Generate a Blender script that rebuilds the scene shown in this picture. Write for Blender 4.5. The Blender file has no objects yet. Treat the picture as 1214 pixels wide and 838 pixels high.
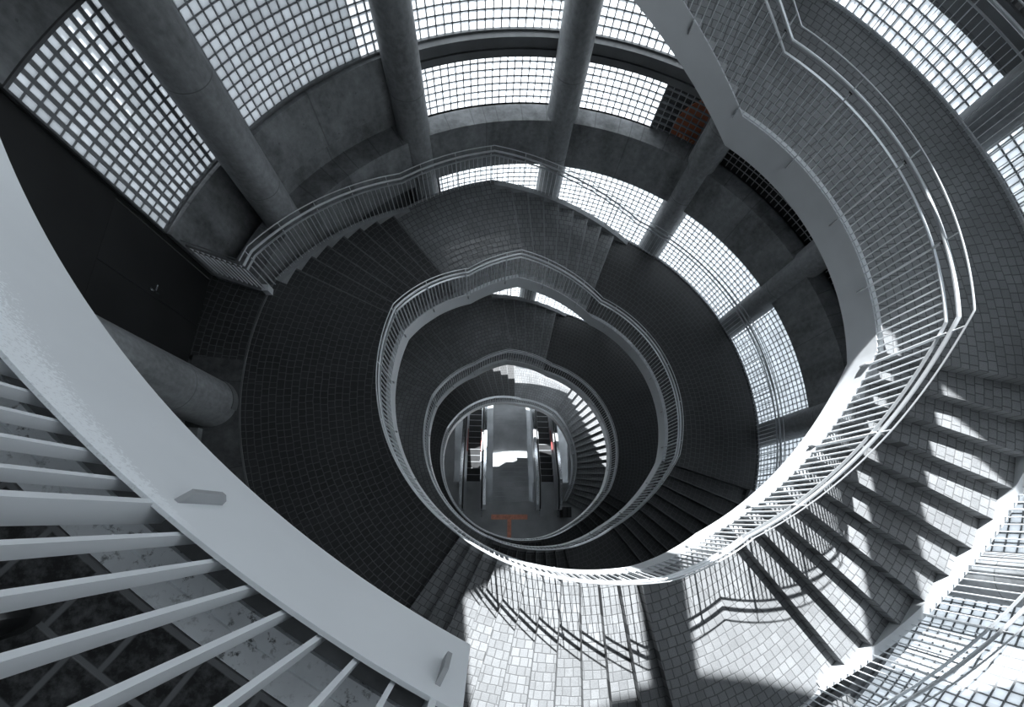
import bpy, bmesh, math, random
from mathutils import Matrix, Vector
random.seed(4)
SC = bpy.context.scene
COL = SC.collection
PI = math.pi

# ------------------------------------------------------------------ camera, sky, sun, exposure
CAM_LOC = (-1.4585259718, -2.4736947409, 4.3745564181)
ROWS = [[0.9942296081, 0.0, 0.1072729524],
        [0.0189998771, -0.9841897802, -0.1760950917],
        [0.1055769434, 0.1771171269, -0.9785106195]]
cam = bpy.data.cameras.new('camera')
cam.sensor_width = 36.0
cam.lens = 498.80066 / 1214 * 36
cam.shift_x = -0.018669
cam.shift_y = 0.0871513
cam.clip_start = 0.02
cam.clip_end = 200
camo = bpy.data.objects.new('camera', cam)
COL.objects.link(camo)
r_, d_, f_ = ROWS
camo.matrix_world = Matrix(((r_[0], -d_[0], -f_[0], CAM_LOC[0]), (r_[1], -d_[1], -f_[1], CAM_LOC[1]),
                            (r_[2], -d_[2], -f_[2], CAM_LOC[2]), (0, 0, 0, 1)))
SC.camera = camo

world = bpy.data.worlds.new('sky')
SC.world = world
world.use_nodes = True
bg = world.node_tree.nodes['Background']
bg.inputs[0].default_value = (0.86, 0.93, 1.0, 1)
bg.inputs[1].default_value = 3.0

SUN_AZ, SUN_EL = math.radians(96.0), math.radians(40.8)
sun = bpy.data.lights.new('sun', 'SUN')
sun.energy = 20.0
sun.angle = math.radians(0.5)
sun.color = (0.97, 0.985, 1.0)
suno = bpy.data.objects.new('sun', sun)
COL.objects.link(suno)
SUN_DIR = Vector((math.cos(SUN_AZ) * math.cos(SUN_EL), math.sin(SUN_AZ) * math.cos(SUN_EL), math.sin(SUN_EL)))
suno.rotation_euler = SUN_DIR.to_track_quat('Z', 'Y').to_euler()
suno.location = SUN_DIR * 30

vs = SC.view_settings
vs.view_transform = 'Standard'
vs.look = 'None'
vs.exposure = 0.0
vs.gamma = 1.0
vs.use_curve_mapping = False
try:
    SC.cycles.use_denoising = True
    SC.cycles.max_bounces = 8
    SC.cycles.diffuse_bounces = 5
    SC.cycles.sample_clamp_indirect = 4.0
except Exception:
    pass

# ------------------------------------------------------------------ dimensions
H = 0.155                      # riser
DEL = 360 / 84.0               # tread, degrees
RI, RT, RO = 3.30, 5.82, 5.96  # inner edge, end of treads, outer edge
RG = 6.60                      # glass block wall
RS = 6.13                      # inner face of the spandrels
RC, CR = 6.35, 0.335           # columns
FLOOR = -126 * H

# ------------------------------------------------------------------ materials
def new_mat(name):
    m = bpy.data.materials.new(name)
    m.use_nodes = True
    nt = m.node_tree
    for n in list(nt.nodes):
        nt.nodes.remove(n)
    out = nt.nodes.new('ShaderNodeOutputMaterial')
    return m, nt, out

class N:
    def __init__(s, nt): s.nt = nt
    def node(s, t, **kw):
        n = s.nt.nodes.new(t)
        for k, v in kw.items(): setattr(n, k, v)
        return n
    def put(s, sock, v):
        if hasattr(v, 'is_output') or isinstance(v, bpy.types.NodeSocket): s.nt.links.new(v, sock)
        else: sock.default_value = v
    def math(s, op, a, b=0.0, c=None):
        n = s.node('ShaderNodeMath', operation=op)
        s.put(n.inputs[0], a); s.put(n.inputs[1], b)
        if c is not None: s.put(n.inputs[2], c)
        return n.outputs[0]
    def mixc(s, fac, a, b):
        n = s.node('ShaderNodeMix', data_type='RGBA')
        s.put(n.inputs['Factor'], fac)
        s.put(n.inputs[6], a); s.put(n.inputs[7], b)
        return n.outputs[2]
    def ramp(s, v, lo, hi, a=0.0, b=1.0):
        n = s.node('ShaderNodeMapRange')
        s.put(n.inputs[0], v)
        for i, q in zip((1, 2, 3, 4), (lo, hi, a, b)): s.put(n.inputs[i], q)
        return n.outputs[0]
    def noise(s, vec, scale, detail=4.0, rough=0.55):
        n = s.node('ShaderNodeTexNoise')
        s.put(n.inputs['Vector'], vec); s.put(n.inputs['Scale'], scale)
        s.put(n.inputs['Detail'], detail); s.put(n.inputs['Roughness'], rough)
        return n.outputs['Fac']
    def pos(s):
        return s.node('ShaderNodeNewGeometry').outputs['Position']
    def polar(s):
        p = s.pos()
        x = s.node('ShaderNodeSeparateXYZ'); s.put(x.inputs[0], p)
        r = s.math('SQRT', s.math('ADD', s.math('MULTIPLY', x.outputs[0], x.outputs[0]), s.math('MULTIPLY', x.outputs[1], x.outputs[1])))
        t = s.math('ARCTAN2', x.outputs[1], x.outputs[0])
        return r, t, x.outputs[2], p
    def white(s, a, b):
        c = s.node('ShaderNodeCombineXYZ'); s.put(c.inputs[0], a); s.put(c.inputs[1], b)
        n = s.node('ShaderNodeTexWhiteNoise', noise_dimensions='3D'); s.put(n.inputs[0], c.outputs[0])
        return n.outputs['Value']

TINT = (0.93, 0.97, 1.0)
def g(v, a=1): return (v * TINT[0], v * TINT[1], v * TINT[2], a)

def principled(k, out, base, rough=0.6, metal=0.0, spec=0.5, bump=None, bs=0.2, bd=0.01):
    b = k.node('ShaderNodeBsdfPrincipled')
    k.put(b.inputs['Base Color'], base); k.put(b.inputs['Roughness'], rough)
    k.put(b.inputs['Metallic'], metal); k.put(b.inputs['Specular IOR Level'], spec)
    if bump is not None:
        bn = k.node('ShaderNodeBump'); k.put(bn.inputs['Strength'], bs); k.put(bn.inputs['Distance'], bd)
        k.put(bn.inputs['Height'], bump); k.nt.links.new(bn.outputs[0], b.inputs['Normal'])
    k.nt.links.new(b.outputs[0], out.inputs[0])
    return b

def plain(name, v, rough=0.5, metal=0.0, var=0.15, scale=3.0, spec=0.5, bump=0.0):
    m, nt, out = new_mat(name); k = N(nt)
    nz = k.noise(k.pos(), scale, 5.0)
    f = k.ramp(nz, 0.3, 0.7)
    c = k.mixc(f, g(v * (1 - var)), g(v * (1 + var)))
    principled(k, out, c, rough, metal, spec, nz if bump else None, bump, 0.01)
    return m

def paver(name, brick, mortar, rough=0.5, size=0.13, edge=None, polar=True, spec=0.5):
    """stone setts laid in concentric courses round the stair axis"""
    m, nt, out = new_mat(name); k = N(nt)
    r, t, z, p = k.polar()
    warp = k.math('MULTIPLY', k.math('SUBTRACT', k.noise(p, 2.2, 2.0), 0.5), 0.05)
    rr = k.math('ADD', r, warp)
    v = k.math('DIVIDE', rr, size)
    row = k.math('FLOOR', v)
    arc = k.math('MULTIPLY', t, k.math('ADD', row, 0.5))
    u = k.math('ADD', arc, k.math('MULTIPLY', k.white(row, 3.7), 0.9))
    colm = k.math('FLOOR', u)
    fu = k.math('FRACT', u); fv = k.math('FRACT', v)
    du = k.math('MINIMUM', fu, k.math('SUBTRACT', 1.0, fu))
    dv = k.math('MINIMUM', fv, k.math('SUBTRACT', 1.0, fv))
    d = k.math('MINIMUM', du, dv)
    joint = k.ramp(d, 0.03, 0.075)           # 0 in the joint, 1 on the stone
    rnd = k.white(colm, row)
    tone = k.math('MULTIPLY', k.ramp(rnd, 0, 1, 0.89, 1.11), k.ramp(k.noise(p, 85.0, 4.0, 0.7), 0.3, 0.7, 0.72, 1.28))
    big = k.ramp(k.noise(p, 0.9, 3.0), 0.35, 0.65, 0.85, 1.15)
    tone = k.math('MULTIPLY', tone, big)
    st = k.node('ShaderNodeVectorMath', operation='SCALE')
    st.inputs[0].default_value = g(brick)[:3]; k.put(st.inputs['Scale'], tone)
    c = k.mixc(joint, g(mortar), st.outputs[0])
    if edge is not None:                      # smooth concrete margin at the inner edge
        c = k.mixc(k.ramp(r, 3.445, 3.455), g(edge), c)
    principled(k, out, c, k.ramp(joint, 0, 1, 0.85, rough), 0.0, spec, joint, 0.5, 0.006)
    return m

def concrete(name, v):
    m, nt, out = new_mat(name); k = N(nt)
    r, t, z, p = k.polar()
    mp = k.node('ShaderNodeMapping'); mp.inputs['Scale'].default_value = (1, 1, 0.35); k.put(mp.inputs[0], p)
    a = k.noise(mp.outputs[0], 1.6, 6.0, 0.65)
    b = k.noise(p, 9.0, 5.0, 0.6)
    f = k.math('ADD', k.math('MULTIPLY', k.ramp(a, 0.3, 0.7), 0.7), k.math('MULTIPLY', k.ramp(b, 0.3, 0.7), 0.3))
    c = k.mixc(f, g(v * 0.32), g(v * 1.65))
    # formwork joints every 15 degrees, tie holes beside them
    u = k.math('MULTIPLY', t, 12 / PI)
    fu = k.math('FRACT', u)
    ln = k.ramp(k.math('MINIMUM', fu, k.math('SUBTRACT', 1.0, fu)), 0.004, 0.009)
    u2 = k.math('SUBTRACT', k.math('FRACT', k.math('MULTIPLY', t, 36 / PI)), 0.5)
    z2 = k.math('SUBTRACT', k.math('FRACT', k.math('DIVIDE', z, 0.52)), 0.5)
    dx = k.math('MULTIPLY', u2, 0.55); dz = k.math('MULTIPLY', z2, 0.52)
    dist = k.math('SQRT', k.math('ADD', k.math('MULTIPLY', dx, dx), k.math('MULTIPLY', dz, dz)))
    hole = k.ramp(dist, 0.012, 0.018)
    mk = k.math('MULTIPLY', ln, hole)
    c = k.mixc(k.ramp(mk, 0, 1, 0.55, 1.0), g(v * 0.35), c)
    principled(k, out, c, 0.75, 0.0, 0.35, b, 0.12, 0.01)
    return m

def column_concrete(name, v):
    m, nt, out = new_mat(name); k = N(nt)
    r, t, z, p = k.polar()
    mp = k.node('ShaderNodeMapping'); mp.inputs['Scale'].default_value = (1, 1, 0.25); k.put(mp.inputs[0], p)
    f = k.math('ADD', k.math('MULTIPLY', k.ramp(k.noise(mp.outputs[0], 1.8, 6.0, 0.65), 0.3, 0.7), 0.65), k.math('MULTIPLY', k.ramp(k.noise(p, 12.0, 5.0), 0.3, 0.7), 0.35))
    c = k.mixc(f, g(v * 0.45), g(v * 1.5))
    fz = k.math('FRACT', k.math('DIVIDE', k.math('ADD', z, 0.62), 1.85))
    ln = k.ramp(k.math('MINIMUM', fz, k.math('SUBTRACT', 1.0, fz)), 0.002, 0.005)
    c = k.mixc(ln, g(v * 0.5), c)
    principled(k, out, c, 0.55, 0.0, 0.45)
    return m

def glass_block(name, trans, diff, clear=0.0, gloss=0.06):
    """cast glass blocks: light comes through scattered, a little is reflected"""
    m, nt, out = new_mat(name); k = N(nt)
    r, t, z, p = k.polar()
    ROW = 0.148
    a = k.math('FLOOR', k.math('MULTIPLY', t, 6.6 / ROW)); b = k.math('FLOOR', k.math('DIVIDE', z, ROW))
    rnd = k.ramp(k.white(a, b), 0, 1, 0.84, 1.12)
    def scaled(v):
        st = k.node('ShaderNodeVectorMath', operation='SCALE'); st.inputs[0].default_value = g(v)[:3]; k.put(st.inputs['Scale'], rnd)
        return st.outputs[0]
    tr = k.node('ShaderNodeBsdfTranslucent'); k.put(tr.inputs[0], scaled(trans))
    df = k.node('ShaderNodeBsdfDiffuse'); k.put(df.inputs[0], scaled(diff))
    ad = k.node('ShaderNodeAddShader'); nt.links.new(tr.outputs[0], ad.inputs[0]); nt.links.new(df.outputs[0], ad.inputs[1])
    gl = k.node('ShaderNodeBsdfGlossy'); gl.inputs['Roughness'].default_value = 0.25
    mx = k.node('ShaderNodeMixShader'); mx.inputs[0].default_value = gloss
    nt.links.new(ad.outputs[0], mx.inputs[1]); nt.links.new(gl.outputs[0], mx.inputs[2])
    last = mx.outputs[0]
    if clear:
        tp = k.node('ShaderNodeBsdfTransparent'); tp.inputs[0].default_value = (0.9, 0.93, 0.95, 1)
        m2 = k.node('ShaderNodeMixShader'); m2.inputs[0].default_value = clear
        nt.links.new(last, m2.inputs[1]); nt.links.new(tp.outputs[0], m2.inputs[2]); last = m2.outputs[0]
    nt.links.new(last, out.inputs[0])
    return m

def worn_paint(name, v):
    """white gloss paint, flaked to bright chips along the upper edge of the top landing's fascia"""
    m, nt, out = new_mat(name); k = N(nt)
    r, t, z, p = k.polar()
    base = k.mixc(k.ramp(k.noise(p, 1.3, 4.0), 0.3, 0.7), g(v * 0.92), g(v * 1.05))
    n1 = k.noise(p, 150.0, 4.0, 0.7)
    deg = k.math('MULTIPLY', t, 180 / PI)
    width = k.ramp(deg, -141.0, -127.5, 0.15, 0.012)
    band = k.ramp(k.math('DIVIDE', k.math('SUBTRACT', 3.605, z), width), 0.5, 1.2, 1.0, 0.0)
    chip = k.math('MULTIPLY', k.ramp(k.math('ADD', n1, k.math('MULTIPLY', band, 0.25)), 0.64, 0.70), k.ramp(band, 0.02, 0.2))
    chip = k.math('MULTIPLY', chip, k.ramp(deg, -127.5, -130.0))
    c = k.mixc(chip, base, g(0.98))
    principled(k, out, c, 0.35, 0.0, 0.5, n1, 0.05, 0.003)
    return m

def grimy(name, v):
    m, nt, out = new_mat(name); k = N(nt); p = k.pos()
    base = k.mixc(k.ramp(k.noise(p, 12.0, 4.0), 0.3, 0.7), g(v * 0.85), g(v * 1.05))
    dirt = k.ramp(k.noise(p, 55.0, 5.0, 0.7), 0.54, 0.64)
    patch = k.ramp(k.noise(p, 7.0, 3.0), 0.46, 0.58)
    c = k.mixc(k.math('MULTIPLY', dirt, k.ramp(patch, 0, 1, 0.25, 1.0)), base, g(0.05))
    principled(k, out, c, 0.5)
    return m

M = dict(
    paver=paver('stone_setts', 0.20, 0.10, 0.45, edge=0.34),
    paver_plain=paver('landing_setts', 0.20, 0.10, 0.45),
    paver_damp=paver('dark_damp_setts', 0.042, 0.115, 0.5, edge=0.22),  # darker copy of the setts, shade painted into the stone colour
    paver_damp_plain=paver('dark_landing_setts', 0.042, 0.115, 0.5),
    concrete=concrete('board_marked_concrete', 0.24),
    string=plain('grey_string_paint', 0.30, 0.6, var=0.15),
    nosing_damp=plain('damp_stone_nosing', 0.13, 0.6, var=0.2, scale=9.0),  # edge strip tone to go with the shade-darkened setts
    nosing=plain('stone_nosing', 0.25, 0.6, var=0.12, scale=9.0),  # lighter strip that paints in the shading along tread edges
    concrete_dark=concrete('stained_concrete', 0.11),  # same concrete in a darker tone
    column=column_concrete('column_concrete', 0.28),
    white=plain('white_painted_steel', 0.64, 0.35, var=0.04, spec=0.5),
    worn=worn_paint('worn_white_paint', 0.80),  # near fascia: extra brightness and sun glints painted into the white
    grime=grimy('grimy_white_ledge', 0.80),
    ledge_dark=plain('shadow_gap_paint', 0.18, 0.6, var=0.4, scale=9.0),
    rail=plain('brushed_steel', 0.72, 0.32, metal=0.6, var=0.05),
    baluster=plain('painted_baluster_steel', 0.74, 0.4, var=0.06),
    bracket=plain('grey_bracket_steel', 0.34, 0.5, var=0.1),
    frame=plain('grey_window_frame', 0.16, 0.4, var=0.15),
    frame_dark=plain('dark_window_frame', 0.04, 0.45, var=0.15),
    joint=plain('block_joint_mortar', 0.30, 0.7, var=0.12),
    black=plain('black_painted_wall', 0.018, 0.5, var=0.25, scale=1.5),
    black_door=plain('black_steel_door', 0.022, 0.42, var=0.2, scale=1.5),
    chrome=plain('chrome', 0.75, 0.2, metal=1.0, var=0.02),
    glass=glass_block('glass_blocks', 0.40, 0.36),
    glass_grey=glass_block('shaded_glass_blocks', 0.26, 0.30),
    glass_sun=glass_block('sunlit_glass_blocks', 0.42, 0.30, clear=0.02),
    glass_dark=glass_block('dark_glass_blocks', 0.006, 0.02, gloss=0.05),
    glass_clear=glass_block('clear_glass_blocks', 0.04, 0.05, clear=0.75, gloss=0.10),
    outside_dark=plain('dark_outer_wall', 0.03, 0.8, var=0.3),
    skylight=glass_block('diffusing_skylight', 0.05, 0.25),
    rust=plain('orange_brown_board', 0.20, 0.7, var=0.2),
    floor=plain('polished_floor', 0.42, 0.35, var=0.25, scale=0.8),
    roof=plain('roof_slab', 0.20, 0.8),
    esc_step=plain('escalator_step_metal', 0.05, 0.4, metal=0.4, var=0.2),
    esc_nose=plain('step_edge_metal', 0.45, 0.35, metal=0.5, var=0.1),
    esc_deck=plain('balustrade_steel', 0.55, 0.3, metal=0.7, var=0.08),
    shoe=plain('black_leather', 0.012, 0.3, var=0.2),
    rubber=plain('black_rubber', 0.02, 0.4),
)
def coloured(name, rgb, rough=0.6):
    m, nt, out = new_mat(name); k = N(nt)
    f = k.ramp(k.noise(k.pos(), 6.0, 4.0), 0.3, 0.7)
    c = k.mixc(f, tuple(v * 0.8 for v in rgb) + (1,), tuple(v * 1.15 for v in rgb) + (1,))
    principled(k, out, c, rough)
    return m
M['rust'] = coloured('orange_brown_board', (0.60, 0.17, 0.07))
M['rust_pale'] = coloured('pale_orange_lettering', (0.9, 0.45, 0.28))
M['tactile'] = coloured('orange_tactile_strip', (0.88, 0.40, 0.28))
M['red'] = coloured('red_skirt_brush', (0.45, 0.06, 0.05))

# ------------------------------------------------------------------ mesh helpers
class MB:
    def __init__(s): s.v = []; s.f = []
    def add(s, vs, fs):
        o = len(s.v); s.v += [tuple(q) for q in vs]; s.f += [tuple(i + o for i in q) for q in fs]
        return s
    def box(s, x0, x1, y0, y1, z0, z1):
        return s.add([(x, y, z) for x in (x0, x1) for y in (y0, y1) for z in (z0, z1)],
                     [(0, 1, 3, 2), (4, 6, 7, 5), (0, 4, 5, 1), (2, 3, 7, 6), (0, 2, 6, 4), (1, 5, 7, 3)])
    def obox(s, c, ax, ay, az):
        """box centred at c with half-axis vectors"""
        c = Vector(c); ax, ay, az = Vector(ax), Vector(ay), Vector(az)
        return s.add([c + ax * i + ay * j + az * l for i in (-1, 1) for j in (-1, 1) for l in (-1, 1)],
                     [(0, 1, 3, 2), (4, 6, 7, 5), (0, 4, 5, 1), (2, 3, 7, 6), (0, 2, 6, 4), (1, 5, 7, 3)])
    def ribbon(s, ts, r0, r1, lo, hi):
        """solid following the angles ts (degrees) between two radii; lo and hi are heights or functions of angle"""
        L = lo if callable(lo) else (lambda t: lo); Hh = hi if callable(hi) else (lambda t: hi)
        vs = []; fs = []
        for t in ts:
            a = math.radians(t); c, q = math.cos(a), math.sin(a)
            vs += [(r0 * c, r0 * q, L(t)), (r1 * c, r1 * q, L(t)), (r1 * c, r1 * q, Hh(t)), (r0 * c, r0 * q, Hh(t))]
        for i in range(len(ts) - 1):
            b = 4 * i
            for j in range(4):
                fs.append((b + j, b + (j + 1) % 4, b + 4 + (j + 1) % 4, b + 4 + j))
        fs.append((3, 2, 1, 0)); e = 4 * (len(ts) - 1); fs.append((e, e + 1, e + 2, e + 3))
        return s.add(vs, fs)
    def sheet(s, ts, r, z0, z1, nz=1):
        vs = []; fs = []
        for t in ts:
            a = math.radians(t)
            for j in range(nz + 1): vs.append((r * math.cos(a), r * math.sin(a), z0 + (z1 - z0) * j / nz))
        k = nz + 1
        for i in range(len(ts) - 1):
            for j in range(nz): fs.append((i * k + j, (i + 1) * k + j, (i + 1) * k + j + 1, i * k + j + 1))
        return s.add(vs, fs)
    def tube(s, pts, rad, n=8, flat=None):
        """round tube, or a flat bar when flat = (half width, half height)"""
        pts = [Vector(p) for p in pts]; vs = []; fs = []
        m = n if flat is None else 4
        for i, p in enumerate(pts):
            d = (pts[min(i + 1, len(pts) - 1)] - pts[max(i - 1, 0)]).normalized()
            u = d.cross(Vector((0, 0, 1)))
            u = Vector((1, 0, 0)) if u.length < 1e-4 else u.normalized()
            w = u.cross(d).normalized()
            for j in range(m):
                if flat is None:
                    a = 2 * PI * j / n; vs.append(p + u * math.cos(a) * rad + w * math.sin(a) * rad)
                else:
                    x, y = ((1, 1), (-1, 1), (-1, -1), (1, -1))[j]; vs.append(p + u * x * flat[0] + w * y * flat[1])
        for i in range(len(pts) - 1):
            for j in range(m): fs.append((i * m + j, i * m + (j + 1) % m, (i + 1) * m + (j + 1) % m, (i + 1) * m + j))
        fs.append(tuple(reversed(range(m)))); fs.append(tuple(range((len(pts) - 1) * m, len(pts) * m)))
        return s.add(vs, fs)
    def cyl(s, c, r, z0, z1, n=48, r2=None):
        r2 = r if r2 is None else r2
        vs = [(c[0] + r * math.cos(2 * PI * i / n), c[1] + r * math.sin(2 * PI * i / n), z0) for i in range(n)]
        vs += [(c[0] + r2 * math.cos(2 * PI * i / n), c[1] + r2 * math.sin(2 * PI * i / n), z1) for i in range(n)]
        fs = [(i, (i + 1) % n, n + (i + 1) % n, n + i) for i in range(n)] + [tuple(reversed(range(n))), tuple(range(n, 2 * n))]
        return s.add(vs, fs)
    def mesh(s, name, mat, smooth=False):
        me = bpy.data.meshes.new(name); me.from_pydata(s.v, [], s.f)
        bm = bmesh.new(); bm.from_mesh(me)
        if s.f and len(s.f) > 1: bmesh.ops.recalc_face_normals(bm, faces=bm.faces)
        bm.to_mesh(me); bm.free()
        if mat: me.materials.append(mat)
        if smooth:
            for p in me.polygons: p.use_smooth = True
            try: me.set_sharp_from_angle(angle=math.radians(35))
            except Exception: pass
        return me
    def build(s, name, mat, parent=None, smooth=False, origin=None):
        """link as ONE object; origin = its own origin in world space"""
        po = Vector(parent['_o']) if parent is not None else Vector((0, 0, 0))
        o0 = Vector(origin) if origin is not None else (po if parent is not None else Vector((0, 0, 0)))
        s.v = [tuple(Vector(q) - o0) for q in s.v]
        o = bpy.data.objects.new(name, s.mesh(name, mat, smooth)); COL.objects.link(o)
        if parent is not None:
            o.parent = parent; o.location = o0 - po
        else: o.location = o0
        o['_o'] = tuple(o0)
        return o

def tag(o, label=None, cat=None, group=None, kind=None):
    if label: o['label'] = label
    if cat: o['category'] = cat
    if group: o['group'] = group
    if kind: o['kind'] = kind
    return o
def empty(name, loc, label, cat, group=None, kind=None):
    o = bpy.data.objects.new(name, None); COL.objects.link(o); o.location = loc; o['_o'] = tuple(loc)
    o.empty_display_size = 0.2
    return tag(o, label, cat, group, kind)
def P(r, t, z): a = math.radians(t); return (r * math.cos(a), r * math.sin(a), z)
def arange(a, b, step):
    n = max(1, int(math.ceil(abs(b - a) / step))); return [a + (b - a) * i / n for i in range(n + 1)]

# ------------------------------------------------------------------ stair layout (angles run downward, unwrapped)
FL = {  # flight: first nosing angle, risers, risers below datum
    'upper_c': (176.65, 12, -23), 'upper_d': (103.46, 11, -11),
    'a': (-8.13, 11, 0), 'b': (-77.03, 12, 11), 'c': (-200.36, 8, 23), 'd': (-256.35, 9, 31),
    'e': (-377.2, 9, 40), 'f': (-436.8, 9, 49), 'c2': (-560.4, 8, 58), 'd2': (-616.5, 7, 66),
    'e2': (-746.2, 7, 73), 'f2': (-797.0, 9, 80), 'c3': (-920.4, 17, 89), 'g': (-1024.5, 20, 106)}
ORDER = list(FL)
KNOTS = [(242.8, 23 * H)]
for q in ORDER:
    t0, n, k0 = FL[q]
    KNOTS += [(t0, -k0 * H), (t0 - n * DEL, -(k0 + n) * H)]
def zp(t):
    """height of the nosing line at angle t"""
    if t >= KNOTS[0][0]: return KNOTS[0][1]
    for (a, za), (b, zb) in zip(KNOTS, KNOTS[1:]):
        if a >= t >= b: return za + (zb - za) * (a - t) / (a - b) if a > b else za
    return KNOTS[-1][1]
def path(a, b, step=2.0):
    """angles from a down to b with the bends of the profile among them"""
    ts = arange(a, b, step) + [k for k, _ in KNOTS if b < k < a]
    return sorted(set(round(t, 4) for t in ts), reverse=True)
FASC = 0.43
# ------------------------------------------------------------------ structure: floors, walls, windows
def struct(mb, name, mat, parent=None, smooth=False):
    o = mb.build(name, mat, parent, smooth)
    if parent is None: o['kind'] = 'structure'
    return o

COLS = [-31.0, -1.3, 29.0, 59.0, 89.3, 119.2, 149.3]
W_END = 149.3     # the ring at RG ends at the last column; the left bay stands further out
RL, L_END = 7.0, 162.7
def window(name, t0, t1, z0, z1, mat, cell=0.148, pr=0.006, jw=0.010, frame=True, r=RG, pv=None, jv=None):
    """a bay of glass blocks between two angles: blocks, mortar joints standing proud, frame"""
    root = bpy.data.objects.new(name, None); COL.objects.link(root); root['kind'] = 'structure'
    root.location = P(r, (t0 + t1) / 2, z0); root['_o'] = tuple(root.location)
    MB().sheet(arange(t0, t1, 1.0), r, z0, z1).build('glass_blocks', mat, root, smooth=True)
    jb = MB(); nz = max(1, round((z1 - z0) / cell)); dz = (z1 - z0) / nz
    for i in range(1, nz): jb.ribbon(arange(t0, t1, 1.5), r - pr, r + 0.03, z0 + i * dz - jw, z0 + i * dz + jw)
    w = math.radians(t1 - t0) * r; nt = max(1, round(w / cell)); dt = (t1 - t0) / nt
    for i in range(1, nt):
        t = t0 + i * dt; e = math.degrees((jv or jw) / r)
        jb.ribbon([t - e, t + e], r - (pv if pv is not None else pr) + 0.002, r + 0.03, z0, z1)
    jb.build('block_joints', M['joint'], root)
    if frame:
        fb = MB(); e = math.degrees(0.03 / r)
        fb.ribbon(arange(t0, t1, 1.5), r - 0.05, r + 0.05, z0 - 0.035, z0)
        fb.ribbon(arange(t0, t1, 1.5), r - 0.05, r + 0.05, z1, z1 + 0.035)
        fb.ribbon([t0 - e, t0], r - 0.05, r + 0.05, z0 - 0.035, z1 + 0.035)
        fb.ribbon([t1, t1 + e], r - 0.05, r + 0.05, z0 - 0.035, z1 + 0.035)
        fb.build('window_frame', M['frame'], root)
    return root

wn = [0]
def win(*a, **k):
    wn[0] += 1
    return window('window_%d' % wn[0], *a, **k)

CH = math.degrees(0.06 / RG)
def bays(lo, hi):
    ed = [-61.0] + COLS + [W_END]
    return [(a + (CH if a > -60 else 0), b - (CH if b < 160 else 0)) for a, b in zip(ed, ed[1:]) if a >= lo - .1 and b <= hi + .1]

# band U (beside the top turn)
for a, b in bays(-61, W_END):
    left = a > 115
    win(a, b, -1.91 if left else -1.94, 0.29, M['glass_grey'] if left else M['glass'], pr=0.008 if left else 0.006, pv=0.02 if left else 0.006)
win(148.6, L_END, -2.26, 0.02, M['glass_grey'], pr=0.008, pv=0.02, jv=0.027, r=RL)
# band M (basement storey), partly dark where a wall stands outside
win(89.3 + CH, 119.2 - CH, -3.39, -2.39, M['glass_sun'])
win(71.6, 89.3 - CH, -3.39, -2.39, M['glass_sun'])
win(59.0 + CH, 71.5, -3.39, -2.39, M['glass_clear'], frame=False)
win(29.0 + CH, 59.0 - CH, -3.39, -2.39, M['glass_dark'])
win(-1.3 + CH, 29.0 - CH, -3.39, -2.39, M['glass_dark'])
# band L
for a, b in ((116.5, 120.0),): pass
for a, b in bays(-31.0, 119.3): win(a, b if b < 110 else 115.6, -7.2, -4.72, M['glass'])
# deeper bands, seen only through the gaps of the lower turns
for a, b in bays(-31.0, 119.3): win(a, b, -13.0, -10.2, M['glass'])
win(-31, 119.2, -26.0, -20.0, M['glass'])
# dark glass blocks over the landing opposite, and white ones above
for a, b in bays(-1.4, 59.5): win(a, b, 0.72, 1.75, M['glass_dark'])
for a, b in bays(-1.4, 59.5): win(a, b, 2.05, 4.6, M['glass'])

# concrete rings of the outer wall
wa = MB()
wa.ribbon(arange(-61, 161.5, 2), RS, 6.65, -4.55, -3.39)
o = struct(wa, 'wall_spandrel', M['concrete'])
tb = MB()
tb.ribbon(arange(-61, 119.2, 2), 6.42, 6.65, -2.13, -1.975)
tb.ribbon(arange(-61, 119.2, 2), 6.50, 6.65, -2.22, -2.13)
tb.ribbon(arange(-61, 119.2, 2), 6.46, 6.65, -2.355, -2.22)
struct(tb, 'trim_transom', M['frame'])
lb = MB(); lb.ribbon(arange(119.2, 149.3, 2), 6.48, 6.65, -2.95, -1.955)
lb.ribbon(arange(119.2, 149.3, 2), 6.62, 6.65, -3.39, -2.95)
struct(lb, 'wall_northwest', M['concrete'])
lb = MB(); lb.ribbon(arange(148.6, L_END, 2), 6.93, 7.06, -9.0, -2.34)
lb.ribbon(arange(148.6, L_END, 2), 6.97, 7.06, 0.06, 8.3)
lb.ribbon([148.6, 149.4], 6.6, 6.97, -9.0, 8.3)
struct(lb, 'wall_west', M['concrete'])
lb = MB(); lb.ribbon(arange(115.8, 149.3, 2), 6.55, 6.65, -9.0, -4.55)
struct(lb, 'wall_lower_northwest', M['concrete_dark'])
lb = MB(); lb.ribbon(arange(-61, 119.2, 2), 6.5, 6.65, -4.69, -4.55)
lb.ribbon([115.6, 116.2], 6.3, 6.65, -7.2, -4.55)
struct(lb, 'trim_lower_head', M['frame'])
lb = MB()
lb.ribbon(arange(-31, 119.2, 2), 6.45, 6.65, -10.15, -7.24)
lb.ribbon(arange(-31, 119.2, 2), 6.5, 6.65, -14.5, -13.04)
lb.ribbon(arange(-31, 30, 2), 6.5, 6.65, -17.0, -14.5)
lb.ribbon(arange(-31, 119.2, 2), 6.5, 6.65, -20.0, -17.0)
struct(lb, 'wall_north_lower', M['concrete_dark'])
lb = MB(); lb.ribbon(arange(-61, W_END, 2), 6.555, 6.65, 0.33, 0.69)
struct(lb, 'trim_upper_transom', M['frame'])
lb = MB(); lb.ribbon(arange(-61, W_END, 2), 6.5, 6.65, 1.78, 2.02)
lb.ribbon(arange(-61, W_END, 2), 6.58, 6.65, 4.63, 5.34)
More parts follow.
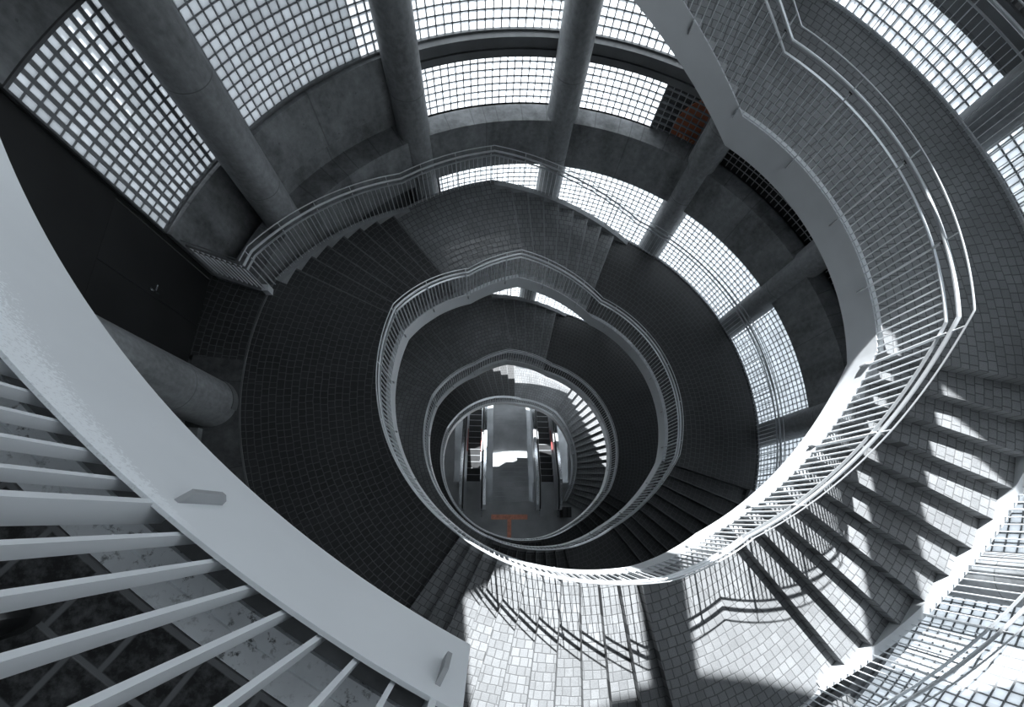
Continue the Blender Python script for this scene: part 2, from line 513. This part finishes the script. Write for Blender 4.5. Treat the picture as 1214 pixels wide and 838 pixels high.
lb.ribbon(arange(-61, W_END, 2), 6.5, 6.62, 8.02, 8.6)
for q0, q1 in ((-61, -1.4), (59.0, W_END)): lb.ribbon(arange(q0, q1, 2), 6.5, 6.65, 0.69, 4.63)
struct(lb, 'wall_north_upper', M['concrete'])
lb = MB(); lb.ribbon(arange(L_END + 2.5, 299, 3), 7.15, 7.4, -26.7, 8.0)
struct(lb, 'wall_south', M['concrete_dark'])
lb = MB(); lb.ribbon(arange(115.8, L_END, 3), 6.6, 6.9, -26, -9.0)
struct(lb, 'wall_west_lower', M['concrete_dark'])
lb = MB(); lb.ribbon(arange(-61, -31, 2), 6.62, 6.9, -26, -4.55); lb.ribbon(arange(-61, -31, 3), 6.62, 6.9, -3.39, -1.975)
struct(lb, 'wall_southeast', M['concrete'])
lb = MB(); lb.ribbon(arange(119.2, W_END, 3), 6.58, 6.65, 5.32, 8.0)
struct(lb, 'wall_northwest_upper', M['concrete'])
lb = MB().ribbon(arange(0, 360, 5), 3.7, 6.55, 8.3, 8.6); lb.ribbon(arange(165, 300, 5), 6.55, 7.6, 8.3, 8.6)
struct(lb, 'ceiling', M['roof'])
# round skylight of diffusing glass over the void
root = bpy.data.objects.new('window_skylight', None); COL.objects.link(root); root['kind'] = 'structure'; root.location = (0, 0, 8.45); root['_o'] = (0, 0, 8.45)
sb = MB(); sb.add([P(3.75, i * 5, 8.5) for i in range(72)], [tuple(range(72))]); sb.build('diffusing_glass', M['skylight'], root)
sb = MB()
for i in range(-3, 4):
    w = math.sqrt(3.7 ** 2 - i * i); sb.box(-w, w, i - 0.03, i + 0.03, 8.4, 8.49); sb.box(i - 0.03, i + 0.03, -w, w, 8.4, 8.49)
sb.build('glazing_bars', M['frame'], root)
# dark outer wall standing close outside the basement glass
lb = MB(); lb.ribbon(arange(-5, 72.0, 1.5), 6.76, 6.95, -4.5, -1.93)
struct(lb, 'wall_outer_yard', M['outside_dark'])
b = MB(); b.add([P(6.70 + q, t_, z_) for q in (0, 0.03) for t_, z_ in ((59.6, -3.6), (66.7, -3.6), (67.3, -3.45), (67.6, -3.25), (67.4, -3.07), (66.9, -2.88), (66.0, -2.7), (65.0, -2.56), (63.6, -2.44), (59.6, -2.42))],
    [tuple(range(10)), tuple(range(19, 9, -1))] + [(i, (i + 1) % 10, 10 + (i + 1) % 10, 10 + i) for i in range(10)])
o = b.build('signboard', M['rust'], origin=P(6.72, 63, -3.4))
tag(o, 'orange-brown board with a curved side behind the dark glass blocks', 'signboard')
lb = MB()
for t_, kind in ((65.5, 'I'), (64.6, 'N'), (63.4, '/')):
    def bar(ta, za, tb_, zb):
        lb.tube([P(6.69, ta, za), P(6.69, tb_, zb)], 0, flat=(0.012, 0.012))
    if kind in 'IN': bar(t_, -3.49, t_, -3.36)
    if kind == 'N': bar(t_, -3.36, t_ - 0.6, -3.49); bar(t_ - 0.6, -3.49, t_ - 0.6, -3.36)
    if kind == '/': bar(t_, -3.49, t_ - 0.6, -3.36)
lb.build('lettering', M['rust_pale'], o)

# added unseen screen outside the left bays, its notch shaping the sun streak
def screen(mb, ts, lo, hi, o0=5.0, o1=5.15):
    vs = []; fs = []
    for t in ts:
        rs = 6.66 if t < 149.5 else 7.06
        for off, z in ((o0, lo(t)), (o1, lo(t)), (o1, hi(t)), (o0, hi(t))):
            vs.append(Vector(P(rs, t, z)) + SUN_DIR * off)
    for i in range(len(ts) - 1):
        for j in range(4): fs.append((i * 4 + j, i * 4 + (j + 1) % 4, i * 4 + 4 + (j + 1) % 4, i * 4 + 4 + j))
    e = 4 * (len(ts) - 1); fs += [(3, 2, 1, 0), (e, e + 1, e + 2, e + 3)]
    mb.add(vs, fs)
lb = MB()
screen(lb, arange(124.5, 149.4, 1.5), lambda t: -4.0, lambda t: 0.5)
screen(lb, arange(149.6, 156.3, 0.6), lambda t: -4.0, lambda t: 0.10 - (t - 149.9) * 0.228)
screen(lb, arange(156.3, 166, 1.5), lambda t: -4.0, lambda t: 0.5)
screen(lb, arange(154.3, 156.3, 0.4), lambda t: 0.05 - (t - 154.3) * 0.70, lambda t: 0.5)
struct(lb, 'wall_outer_screen', M['roof'])

# black end wall with the double doors
W0 = Vector((-6.733, 2.023, 0)); WD = Vector((-0.0967, -0.9953, 0)); WNn = Vector((0.9953, -0.0967, 0))
def wp(s, z, off=0.0): q = W0 + WD * s + WNn * off; return (q.x, q.y, z)
def wbox(mb, s0, s1, z0, z1, o0, o1):
    c = [wp(s, z, o_) for s in (s0, s1) for o_ in (o0, o1) for z in (z0, z1)]
    return mb.add(c, [(0, 1, 3, 2), (4, 6, 7, 5), (0, 4, 5, 1), (2, 3, 7, 6), (0, 2, 6, 4), (1, 5, 7, 3)])
b = MB(); wbox(b, -0.02, 4.0, -1.47, 8.0, -0.2, 0.0); wbox(b, -0.02, 0.03, -3.565, -1.47, -0.2, 0.0); wbox(b, -0.40, -0.02, -3.565, -2.36, -0.2, 0.0); wbox(b, 1.95, 4.0, -3.565, -1.47, -0.2, 0.0)
wbox(b, -0.09, -0.02, -2.37, 8.0, -0.06, 0.03)
struct(b, 'wall_door_side', M['black'])
root = bpy.data.objects.new('door_1', None); COL.objects.link(root); root['kind'] = 'structure'; root.location = wp(0.98, -3.565); root['_o'] = tuple(root.location)
for s0, s1 in ((0.04, 0.975), (0.985, 1.94)):
    lf = wbox(MB(), s0, s1, -3.555, -1.485, -0.07, -0.012).build('door_leaf', M['black_door'], root)
    if s0 < 0.5:
        b = MB(); b.tube([wp(0.90, -2.44, 0.0), wp(0.90, -2.44, 0.05), wp(0.80, -2.44, 0.05)], 0.012)
        wbox(b, 0.885, 0.915, -2.56, -2.38, -0.012, 0.004)
        b.build('door_handle', M['chrome'], lf, smooth=True)

# ------------------------------------------------------------------ columns
CLAB = {-31.0: 'round concrete column right of the sunlit steps, crossed by white railings',
        -1.3: 'round concrete column half hidden behind the sunlit white fascia at right',
        29.0: 'round concrete column beside the upper landing at the right edge, its foot crossing the lower glass blocks',
        59.0: 'round concrete column just left of the grey fascia bend, beside the orange board',
        89.3: 'round concrete column at top between two bright glass block bays',
        119.2: 'round concrete column where the bright glass blocks begin, second from left at top',
        149.3: 'thick round concrete column leaning from top left down to the curved railing'}
for t in COLS:
    z0 = -26.0
    c = P(RC, t, 0)
    b = MB().cyl(c, CR, -13.2, 8.3, 64)
    o = b.build('concrete_column', M['column'], smooth=True, origin=(c[0], c[1], -13.2))
    tag(o, CLAB[t], 'column', 'round concrete columns along the outer wall')
b = MB().cyl((-6.42, -0.42), 0.44, -3.565, 8.0, 64)
o = b.build('concrete_column', M['column'], smooth=True, origin=(-6.42, -0.42, -3.565))
tag(o, 'stout round concrete column at left beside the black doors, its base on the landing', 'column', 'round concrete columns along the outer wall')
b = MB()
for i in range(13):
    a = math.radians(-20 + i * 6); 
    if i: b.obox((-6.42 + 0.452 * math.cos(a), -0.42 + 0.452 * math.sin(a), -3.49), (0.006 * math.cos(a), 0.006 * math.sin(a), 0), (-0.024 * math.sin(a), 0.024 * math.cos(a), 0), (0, 0, 0.075))
b.build('base_plate', M['frame'], o)

# ------------------------------------------------------------------ stairs
LIGHT = ('upper_c', 'upper_d', 'a', 'b')
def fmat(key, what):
    damp = key in ('c', 'e', 'f', 'e2', 'f2', 'c3')  # flights and landings in shade take the darkened setts
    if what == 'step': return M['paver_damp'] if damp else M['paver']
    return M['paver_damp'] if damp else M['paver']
FLABEL = {
    'upper_c': 'highest flight of sett steps above the photo top, climbing to the camera landing',
    'upper_d': 'grey sett steps at top right coming down to the upper right landing',
    'a': 'broad sett steps at right with diamond patches of sunlight',
    'b': 'white sunlit steps at bottom centre striped by baluster shadows',
    'c': 'dark steps at upper left below the outer curved railing',
    'd': 'grey steps at top centre descending right beside the lower glass blocks',
    'e': 'dark steps right of centre under the white sunlit fascia',
    'f': 'narrow strip of dim steps below the escalator hall between two white rails',
    'c2': 'very dark steps left of the middle ring, one turn below the curved railing',
    'd2': 'pale grey steps inside the second ring, leading down to the right',
    'e2': 'tiny dark steps at lower right between the second and third rings',
    'f2': 'sliver of black steps under the innermost white rails at bottom',
    'c3': 'dark winding steps inside the third ring ending in a jagged edge by white glass',
    'g': 'lowest long flight right of the escalators with small sun patches at its outer end'}
def flight(key):
    t0, n, k0 = FL[key]
    zt = -k0 * H
    org = P((RI + RO) / 2, t0 - n * DEL / 2, -(k0 + n) * H)
    root = empty('stair_flight', org, FLABEL[key], 'stairs', 'flights of the spiral stair')
    ro = RT
    mat = fmat(key, 'step')
    for i in range(n - 1):
        a, b = t0 - i * DEL, t0 - (i + 1) * DEL
        z = -(k0 + i + 1) * H
        st = MB().ribbon(arange(a, b, 0.8), RI + 0.012, ro, z - 0.30, z).build('step', mat, root)
        if key in ('a', 'b', 'upper_c', 'upper_d'): continue
        MB().ribbon([b + 0.28, b - 0.06], RI + 0.012, ro, z - 0.028, z + 0.002).build('nosing', M['nosing_damp'] if mat is M['paver_damp'] else M['nosing'], st)  # added light strip standing in for the shading between treads
    ts = path(t0, t0 - n * DEL, 2.0)
    # inner fascia plate and outer string
    MB().ribbon(ts, RI - 0.012, RI + 0.012, lambda t: zp(t) - FASC, zp).build('fascia', M['white'], root, smooth=True)
    MB().ribbon(ts, ro, RO, lambda t: zp(t) - 0.36, lambda t: zp(t) + 0.02).build('outer_string', M['white'] if key in ('a', 'b') else M['string'], root, smooth=True)  # white copy on the sunlit flights puts their sunlight into the colour
    return root
LLABEL = {
    'upper_d': 'short landing above the photo top between the two highest flights',
    'a': 'large grey sett landing at upper right swept by three handrails',
    'b': 'wedge of setts at bottom right, half sun half shade, with curved rail shadow',
    'c': 'wide dark sett landing at left in front of the black doors',
    'd': 'small worn sett landing at top centre before the curved railing',
    'e': 'dark sett landing right of centre beside the lower glass blocks',
    'f': 'small dim landing below the escalators at right of the bottom strip of steps',
    'c2': 'black landing on the left between the second and third rings',
    'd2': 'pale grey landing inside the second ring at its top',
    'e2': 'dark sett landing right of the third ring, inside the second ring',
    'f2': 'thin black landing under the innermost rails at lower right',
    'c3': 'black landing left of the innermost ring beside the escalators',
    'g': 'smooth dark landing at the top of the innermost ring before bright glass'}
def landing(key, prev):
    t0, n, k0 = FL[key]
    p0, pn, pk = FL[prev]
    a = p0 - (pn - 1) * DEL; b = t0
    z = -k0 * H
    root = empty('stair_landing', P(4.6, (a + b) / 2, z - 0.3), LLABEL[key], 'landing', 'landings of the spiral stair')
    mat = fmat(key, 'landing')
    ts = arange(a, b, 1.0)
    if key == 'c':
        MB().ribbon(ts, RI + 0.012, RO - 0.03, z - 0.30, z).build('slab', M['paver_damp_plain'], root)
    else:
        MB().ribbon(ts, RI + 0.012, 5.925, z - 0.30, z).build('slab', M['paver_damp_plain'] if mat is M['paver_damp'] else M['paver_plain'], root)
    ts2 = [t for t in path(p0 - pn * DEL, b, 1.5)]
    MB().ribbon(ts2, RI - 0.012, RI + 0.012, z - FASC, z + 0.004).build('fascia', M['white'], root, smooth=True)
    MB().ribbon(ts, RI + 0.012, RI + 0.07, z, z + 0.012).build('edge_strip', M['white'], root)
    if key == 'c':
        MB().ribbon(ts, RO - 0.03, RO, z - 0.30, z + 0.012).build('edge_strip', M['frame'], root)
        q = MB().ribbon(arange(162.6, 176.0, 2), RO, 7.08, z - 0.3, z)
        q.build('vestibule_slab', M['paver_damp_plain'], root)
        q = MB().ribbon(arange(176.0, 215.0, 2), RO, 6.86, z - 0.3, z)
        q.build('side_slab', M['concrete_dark'], root)
    else:
        MB().ribbon(ts, 5.925, RO, z - 0.36, z + 0.03).build('outer_string', M['white'] if key in ('a', 'b') else M['string'], root, smooth=True)  # same lit and shaded paint split as the flights
    return root
for q in ORDER: flight(q)
for pv, q in zip(ORDER, ORDER[1:]): landing(q, pv)

# top landing, where the photographer stands
zt = 23 * H
RTOP = 3.174
root = empty('stair_landing', P(4.8, 215, zt - 0.3), 'nearest landing at lower left, dark stone tiles behind a wide white fascia', 'landing', 'landings of the spiral stair')
def tiles_mat():
    m, nt, out = new_mat('dark_stone_tiles'); k = N(nt)
    r, t, z, p = k.polar()
    v = k.math('DIVIDE', k.math('SUBTRACT', r, 3.312), 0.112); row = k.math('FLOOR', v)
    u = k.math('ADD', k.math('MULTIPLY', t, 3.45 / 0.118), k.math('MULTIPLY', row, 0.47))
    fu = k.math('FRACT', u); fv = k.math('FRACT', v)
    d = k.math('MINIMUM', k.math('MULTIPLY', k.math('MINIMUM', fu, k.math('SUBTRACT', 1.0, fu)), 1.1), k.math('MINIMUM', fv, k.math('SUBTRACT', 1.0, fv)))
    j = k.ramp(d, 0.035, 0.06)
    n1 = k.noise(p, 45.0, 6.0, 0.7)
    st = k.mixc(k.ramp(n1, 0.42, 0.72), g(0.018), g(0.13))
    c = k.mixc(j, g(0.17), st)
    principled(k, out, c, 0.6, 0.0, 0.4, j, 0.4, 0.004)
    return m
M['tiles'] = tiles_mat()
ts = arange(241.9, 176.65, 1.0)
MB().ribbon(ts, 3.308, 5.95, zt - 0.3, zt).build('slab', M['tiles'], root)
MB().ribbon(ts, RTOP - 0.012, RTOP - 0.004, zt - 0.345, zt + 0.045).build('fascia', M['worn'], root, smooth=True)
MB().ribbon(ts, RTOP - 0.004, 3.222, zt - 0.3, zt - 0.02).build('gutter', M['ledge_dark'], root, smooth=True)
MB().ribbon(ts, 3.222, 3.262, zt - 0.3, zt - 0.008).build('gutter_lip', M['grime'], root, smooth=True)
MB().ribbon(ts, 3.262, 3.305, zt - 0.3, zt - 0.002).build('kerb', M['grime'], root, smooth=True)

# ------------------------------------------------------------------ railings
R1, R2, R3 = 0.78, 0.90, 1.04
BAL = MB().box(-0.012, 0.012, -0.004, 0.004, 0.0, R1).mesh('baluster', M['baluster'])
BALN = MB().box(-0.011, 0.011, -0.0045, 0.0045, -0.02, R1).mesh('baluster', M['baluster'])
pb = MB().box(-0.022, 0.022, -0.006, 0.006, -0.10, R2 - 0.03)
pb.tube([(0, 0, R2 - 0.03), (0, 0, R3)], 0.008, 8)
POST = pb.mesh('post', M['baluster'])
BRK = MB().add([(-0.010, -0.005, 0.0), (-0.05, -0.005, -0.03), (-0.05, -0.005, -0.12), (-0.035, -0.005, -0.14), (-0.010, -0.005, -0.14),
                (-0.010, 0.005, 0.0), (-0.05, 0.005, -0.03), (-0.05, 0.005, -0.12), (-0.035, 0.005, -0.14), (-0.010, 0.005, -0.14)],
               [(0, 1, 2, 3, 4), (9, 8, 7, 6, 5), (0, 5, 6, 1), (1, 6, 7, 2), (2, 7, 8, 3), (3, 8, 9, 4), (4, 9, 5, 0)]).mesh('bracket', M['bracket'])
SAD = MB().tube([(0, 0, R2 - 0.05), (0, 0, R2 - 0.015)], 0.014, 8).box(-0.012, 0.012, -0.025, 0.025, R2 - 0.03, R2 - 0.018).mesh('rail_saddle', M['frame_dark'])

def inst(name, mesh, parent, loc, rot):
    o = bpy.data.objects.new(name, mesh); COL.objects.link(o)
    o.parent = parent; o.location = Vector(loc) - Vector(parent['_o']); o.rotation_euler = (0, 0, rot)
    o['_o'] = tuple(loc)
    return o
def railing(a, b, r, label, group, dt, npost, phase=0.0, brackets=True, zf=zp, bars=True, near=False, posts=True):
    org = P(r, (a + b) / 2, zf((a + b) / 2))
    root = empty('stair_railing', org, label, 'railing', group)
    ts = path(a, b, 1.6)
    MB().tube([P(r, t, zf(t) + R1) for t in ts], 0, flat=(0.017, 0.006)).build('lower_rail', M['rail'], root)
    MB().tube([P(r, t, zf(t) + R2) for t in ts], 0.021, 10).build('handrail', M['rail'], root, smooth=True)
    MB().tube([P(r, t, zf(t) + R3) for t in ts], 0.0095, 8).build('top_rail', M['rail'], root, smooth=True)
    i0 = math.ceil((b - phase) / dt); i1 = math.floor((a - phase) / dt)
    for i in range(i1, i0 - 1, -1):
        t = phase + i * dt
        if not (b - 1e-6 <= t <= a + 1e-6): continue
        loc = P(r, t, zf(t)); rot = math.radians(t)
        if i % npost == 0 and posts:
            po = inst('post', POST, root, loc, rot)
            inst('rail_saddle', SAD, po, loc, 0); bpy.data.objects[po.name].children[0].rotation_euler = (0, 0, 0)
            if brackets and not (near and t < 223): inst('bracket', BRK, root, loc, rot)
        elif bars:
            inst('baluster', BALN if near else BAL, root, loc, rot)
    return root
GI, GO = 'inner railings of the spiral stair', 'outer railings of the spiral stair'
DI, NP = 1.56, 11
PH = 6.8
PH2 = -129.4 + 360
IN = [  # inner railings, cut at the bends
    (241.8, 199.0, 'nearest white railing at lower left, bars rising toward the camera'),
    (103.46, 57.0, 'grey railing along the steps at top right, above the first bend'),
    (57.0, -6.5, 'three bright rails sweeping round the upper right landing'),
    (-6.5, -55.0, 'white sunlit railing running down the right-hand steps beside the void'),
    (-55.0, -128.2, 'bright white railing curving under the bottom centre of the void'),
    (-128.2, -200.4, 'pale railing on the left of the second ring, beside the dark landing'),
    (-200.4, -256.4, 'railing on the upper left of the second ring with dark posts'),
    (-256.4, -376.0, 'railing along the top right and right side of the second ring'),
    (-376.0, -475.0, 'railing at the lower right of the second ring, above dark steps'),
    (-475.0, -560.4, 'railing on the left of the third ring'),
    (-560.4, -650.0, 'railing on the top of the third ring, under pale steps'),
    (-650.0, -745.5, 'railing on the right side of the third ring'),
    (-745.5, -835.0, 'railing at the lower right of the third ring'),
    (-835.0, -920.4, 'railing at the left of the innermost ring beside the escalators'),
    (-920.4, -1024.0, 'railing on the top of the innermost ring above the stairs to the hall'),
    (-1024.0, -1108.0, 'railing on the right of the innermost ring ending at the hall floor')]
for i, (a, b, lab) in enumerate(IN):
    top = i == 0
    railing(a, b, RTOP + 0.012 if top else RI, lab, GI, 1.292 if top else DI, 8 if top else NP, PH2 if top else PH, zf=(lambda t: zt) if top else zp, near=top)
RX = 5.92
OUT = [(60.0, -6.5, 'outer railing of the upper right landing, thin bars against bright glass'),
       (-6.5, -54.0, 'outer railing at lower right in front of the sunlit glass block wall'),
       (-54.0, -84.0, 'outer railing at the bottom edge, past the foot of the right-hand steps'),
       (-197.5, -256.4, 'dark curved outer railing at upper left, in front of the leaning column'),
       (-256.4, -294.0, 'outer railing at top centre before the lower glass blocks'),
       (-294.0, -376.5, 'outer railing down the right, dark lines over bright lower glass blocks'),
       (-616.0, -650.0, 'short outer railing glimpsed in the second ring against bright glass')]
for a, b, lab in OUT:
    railing(a, b, RX, lab, GO, 1.0, 8, 0.5, brackets=False)
railing(-989.0, -1024.0, 4.95, 'small railing with two dark rails at the top of the innermost stairs', GO, 1.2, 8, 0.5, brackets=False)
# short railing from the stair edge to the black wall
z0 = -23 * H
root = empty('guard_railing', P(6.5, 162.5, z0), 'short dark railing bridging from the curved railing to the black wall', 'railing')
for hgt, rad in ((R1, 0.012), (R2, 0.021), (R3, 0.010)):
    MB().tube([P(5.98, 162.4, z0 + hgt), P(6.92, 162.4, z0 + hgt)], rad, 8).build({R1: 'lower_rail', R2: 'handrail', R3: 'top_rail'}[hgt], M['frame'], root, smooth=True)
for i in range(11):
    loc = P(6.02 + i * 0.095, 162.4, z0 + 0.1); inst('baluster', BAL, root, loc, math.radians(72.4))
MB().ribbon([162.0, 162.9], 5.96, 6.92, z0 - 0.05, z0 + 0.1).build('kerb', M['concrete'], root)
MB().box(-0.05, 0.05, -0.05, 0.05, 0, 0.14)
b = MB(); c = P(5.93, 162.3, z0); b.obox((c[0], c[1], z0 + 0.09), (0.06, 0, 0), (0, 0.06, 0), (0, 0, 0.09)); b.build('end_block', M['white'], root)
b = MB(); b.box(-6.78, -6.5, -1.7, -0.9, z0 + 0.001, z0 + 0.12)
o = b.build('concrete_plinth', M['concrete'], origin=(-6.8, -1.2, z0)); tag(o, 'low pale concrete plinth on the landing edge below the stout left column', 'plinth')

# toe of a black shoe on the top landing
def blob(mb, c, rx, ry, z0, hz, n=20, m=8):
    vs = [(c[0] + rx * (1 - (j / m) ** 3 * 0.55) * math.cos(2 * PI * i / n) * math.cos(j / m * PI / 2) ** 0.5, c[1] + ry * math.sin(2 * PI * i / n) * math.cos(j / m * PI / 2) ** 0.5, z0 + hz * math.sin(j / m * PI / 2)) for j in range(m) for i in range(n)]
    fs = [(j * n + i, j * n + (i + 1) % n, (j + 1) * n + (i + 1) % n, (j + 1) * n + i) for j in range(m - 1) for i in range(n)]
    return mb.add(vs, fs + [tuple(reversed(range(n))), tuple(range((m - 1) * n, m * n))])
sh = blob(MB(), (-2.315, -2.625), 0.14, 0.048, zt + 0.018, 0.075).build('shoe', M['shoe'], smooth=True, origin=(-2.315, -2.625, zt))
tag(sh, 'black shoe toe on the dark stone tiles at the lower left edge', 'shoe')
blob(MB(), (-2.315, -2.625), 0.145, 0.052, zt + 0.001, 0.018, m=3).build('sole', M['rubber'], sh, smooth=True)

# ------------------------------------------------------------------ hall floor at the bottom, stairs and escalators going further down
zf = FLOOR
b = MB()
b.box(-7.2, 7.2, -7.2, -2.45, zf - 0.3, zf)
b.box(-7.2, -3.25, -2.45, 7.0, zf - 0.3, zf)
b.box(3.3, 7.2, -2.45, 7.0, zf - 0.3, zf)
b.box(-1.35, 1.25, -2.45, -1.55, zf - 0.3, zf)
for fa, fb in ((-3.25, -2.56), (-1.76, -1.35), (1.25, 1.64), (2.46, 3.3)): b.box(fa, fb, -2.45, -0.45, zf - 0.3, zf)
struct(b, 'floor', M['floor'])
b = MB(); b.box(-1.12, 0.92, -2.53, -2.25, zf, zf + 0.006); b.box(-0.22, 0.01, -3.9, -2.53, zf, zf + 0.006)
o = b.build('tactile_strip', M['tactile'], origin=(-0.1, -2.6, zf)); tag(o, 'orange T-shaped tactile strip on the hall floor before the escalators', 'floor marking')
SL = math.tan(math.radians(30))
root = empty('stair_flight', (0, -1.5, zf), 'straight stair between the two escalators, sun patch across its middle', 'stairs')
x0, x1 = -1.05, 1.05
y, z = -1.53, zf
for i in range(10):
    z -= 0.155; b = MB().box(x0, x1, y, y + 0.30, z - 0.3, z); o = b.build('step', M['floor'], root)
    MB().box(x0, x1, y + 0.27, y + 0.302, z, z + 0.004).build('step_nosing', M['esc_nose'], o)
    y += 0.30
z -= 0.155
MB().box(x0, x1, y, y + 1.6, z - 0.3, z).build('half_landing', M['floor'], root); y += 1.6
for i in range(12):
    z -= 0.155; b = MB().box(x0, x1, y, y + 0.30, z - 0.3, z); o = b.build('step', M['floor'], root)
    MB().box(x0, x1, y + 0.27, y + 0.302, z, z + 0.004).build('step_nosing', M['esc_nose'], o)
    y += 0.30

def escalator(xa, xb, label, box=False):
    xm = (xa + xb) / 2
    root = empty('escalator', (xm, -1.5, zf), label, 'escalator', 'escalators either side of the straight stair')
    ya = -0.42
    MB().box(xa, xb, -2.47, ya, zf - 0.28, zf + 0.005).build('comb_plate', M['floor'], root)
    MB().box(xa, xb, ya - 0.05, ya, zf + 0.005, zf + 0.012).build('comb_edge', M['esc_nose'], root)
    for i in range(20):
        yy = ya + i * 0.40; zz = zf - (i + 1) * 0.2
        st = MB().box(xa + 0.02, xb - 0.02, yy, yy + 0.42, zz - 0.35, zz).build('step', M['esc_step'], root)
        MB().box(xa + 0.02, xb - 0.02, yy + 0.385, yy + 0.42, zz, zz + 0.006).build('step_nosing', M['esc_nose'], st)
    for side, x_ in ((-1, xa), (1, xb)):
        xo = x_ + side * 0.36
        lo, hi = min(x_, xo), max(x_, xo)
        prof = [(-2.0, 0.0), (ya + 0.1, 0.0), (8.0, -(8.0 - ya - 0.1) * 0.5)]
        b = MB()
        def wall(u0, u1, h0, h1):
            vs = []; 
            for yy, dz in prof:
                vs += [(u0, yy, zf + dz + h0), (u1, yy, zf + dz + h0), (u1, yy, zf + dz + h1), (u0, yy, zf + dz + h1)]
            fs = []
            for i in range(2):
                for j in range(4): fs.append((i * 4 + j, i * 4 + (j + 1) % 4, i * 4 + 4 + (j + 1) % 4, i * 4 + 4 + j))
            fs += [(3, 2, 1, 0), (8, 9, 10, 11)]
            b.add(vs, fs)
        wall(lo + 0.04, hi - 0.04, -0.3, 0.82)
        bal = b.build('balustrade', M['esc_deck'], root)
        b = MB(); wall(x_ - 0.015, x_ + 0.015, -0.3, 0.16); b.build('skirt', M['esc_deck'], root)
        xr = x_ + side * 0.11
        pts = [(xr, -1.72, zf + 0.35), (xr, -1.92, zf + 0.45), (xr, -2.02, zf + 0.65), (xr, -1.92, zf + 0.86), (xr, -1.72, zf + 0.93)]
        pts += [(xr, yy, zf + dz + 0.93) for yy, dz in prof[1:]]
        MB().tube(pts, 0.042, 8).build('handrail', M['rubber'], root, smooth=True)
        b = MB(); b.tube([(xr + side * 0.13, -1.75, zf + 0.9)] + [(xr + side * 0.13, yy, zf + dz + 0.9) for yy, dz in prof[1:]], 0, flat=(0.075, 0.02)); b.build('deck_cover', M['chrome'], root)
        b = MB(); b.tube([(xr, -2.4, zf), (xr, -2.4, zf + 0.5), (xr, -1.9, zf + 0.5)], 0.02, 8); b.build('guide_post', M['chrome'], root, smooth=True)
        if True:
            b = MB(); b.tube([(x_, 1.4 + 0.0, zf - 0.66), (x_, 2.9, zf - 1.4)], 0.02, 6); b.build('skirt_brush', M['red'], root)
    return root
escalator(-2.56, -1.76, 'left escalator going down beside the straight stair')
escalator(1.64, 2.46, 'right escalator going down beside the long curved flight')
b = MB().box(2.74, 3.26, -2.42, -1.85, zf, zf + 0.85); b.box(2.78, 2.97, -2.40, -1.87, zf + 0.85, zf + 0.93); b.box(3.03, 3.22, -2.40, -1.87, zf + 0.85, zf + 0.93)
o = b.build('litter_bin', M['rubber'], origin=(3.0, -2.1, zf)); tag(o, 'black twin box standing at the foot end of the right escalator', 'bin')
b = MB()
b.box(-7.2, 7.2, -7.2, 7.0, -27.0, -26.7)
struct(b, 'floor_lower', M['floor'])

# helper ids used only while building
for o in bpy.data.objects:
    if '_o' in o.keys(): del o['_o']
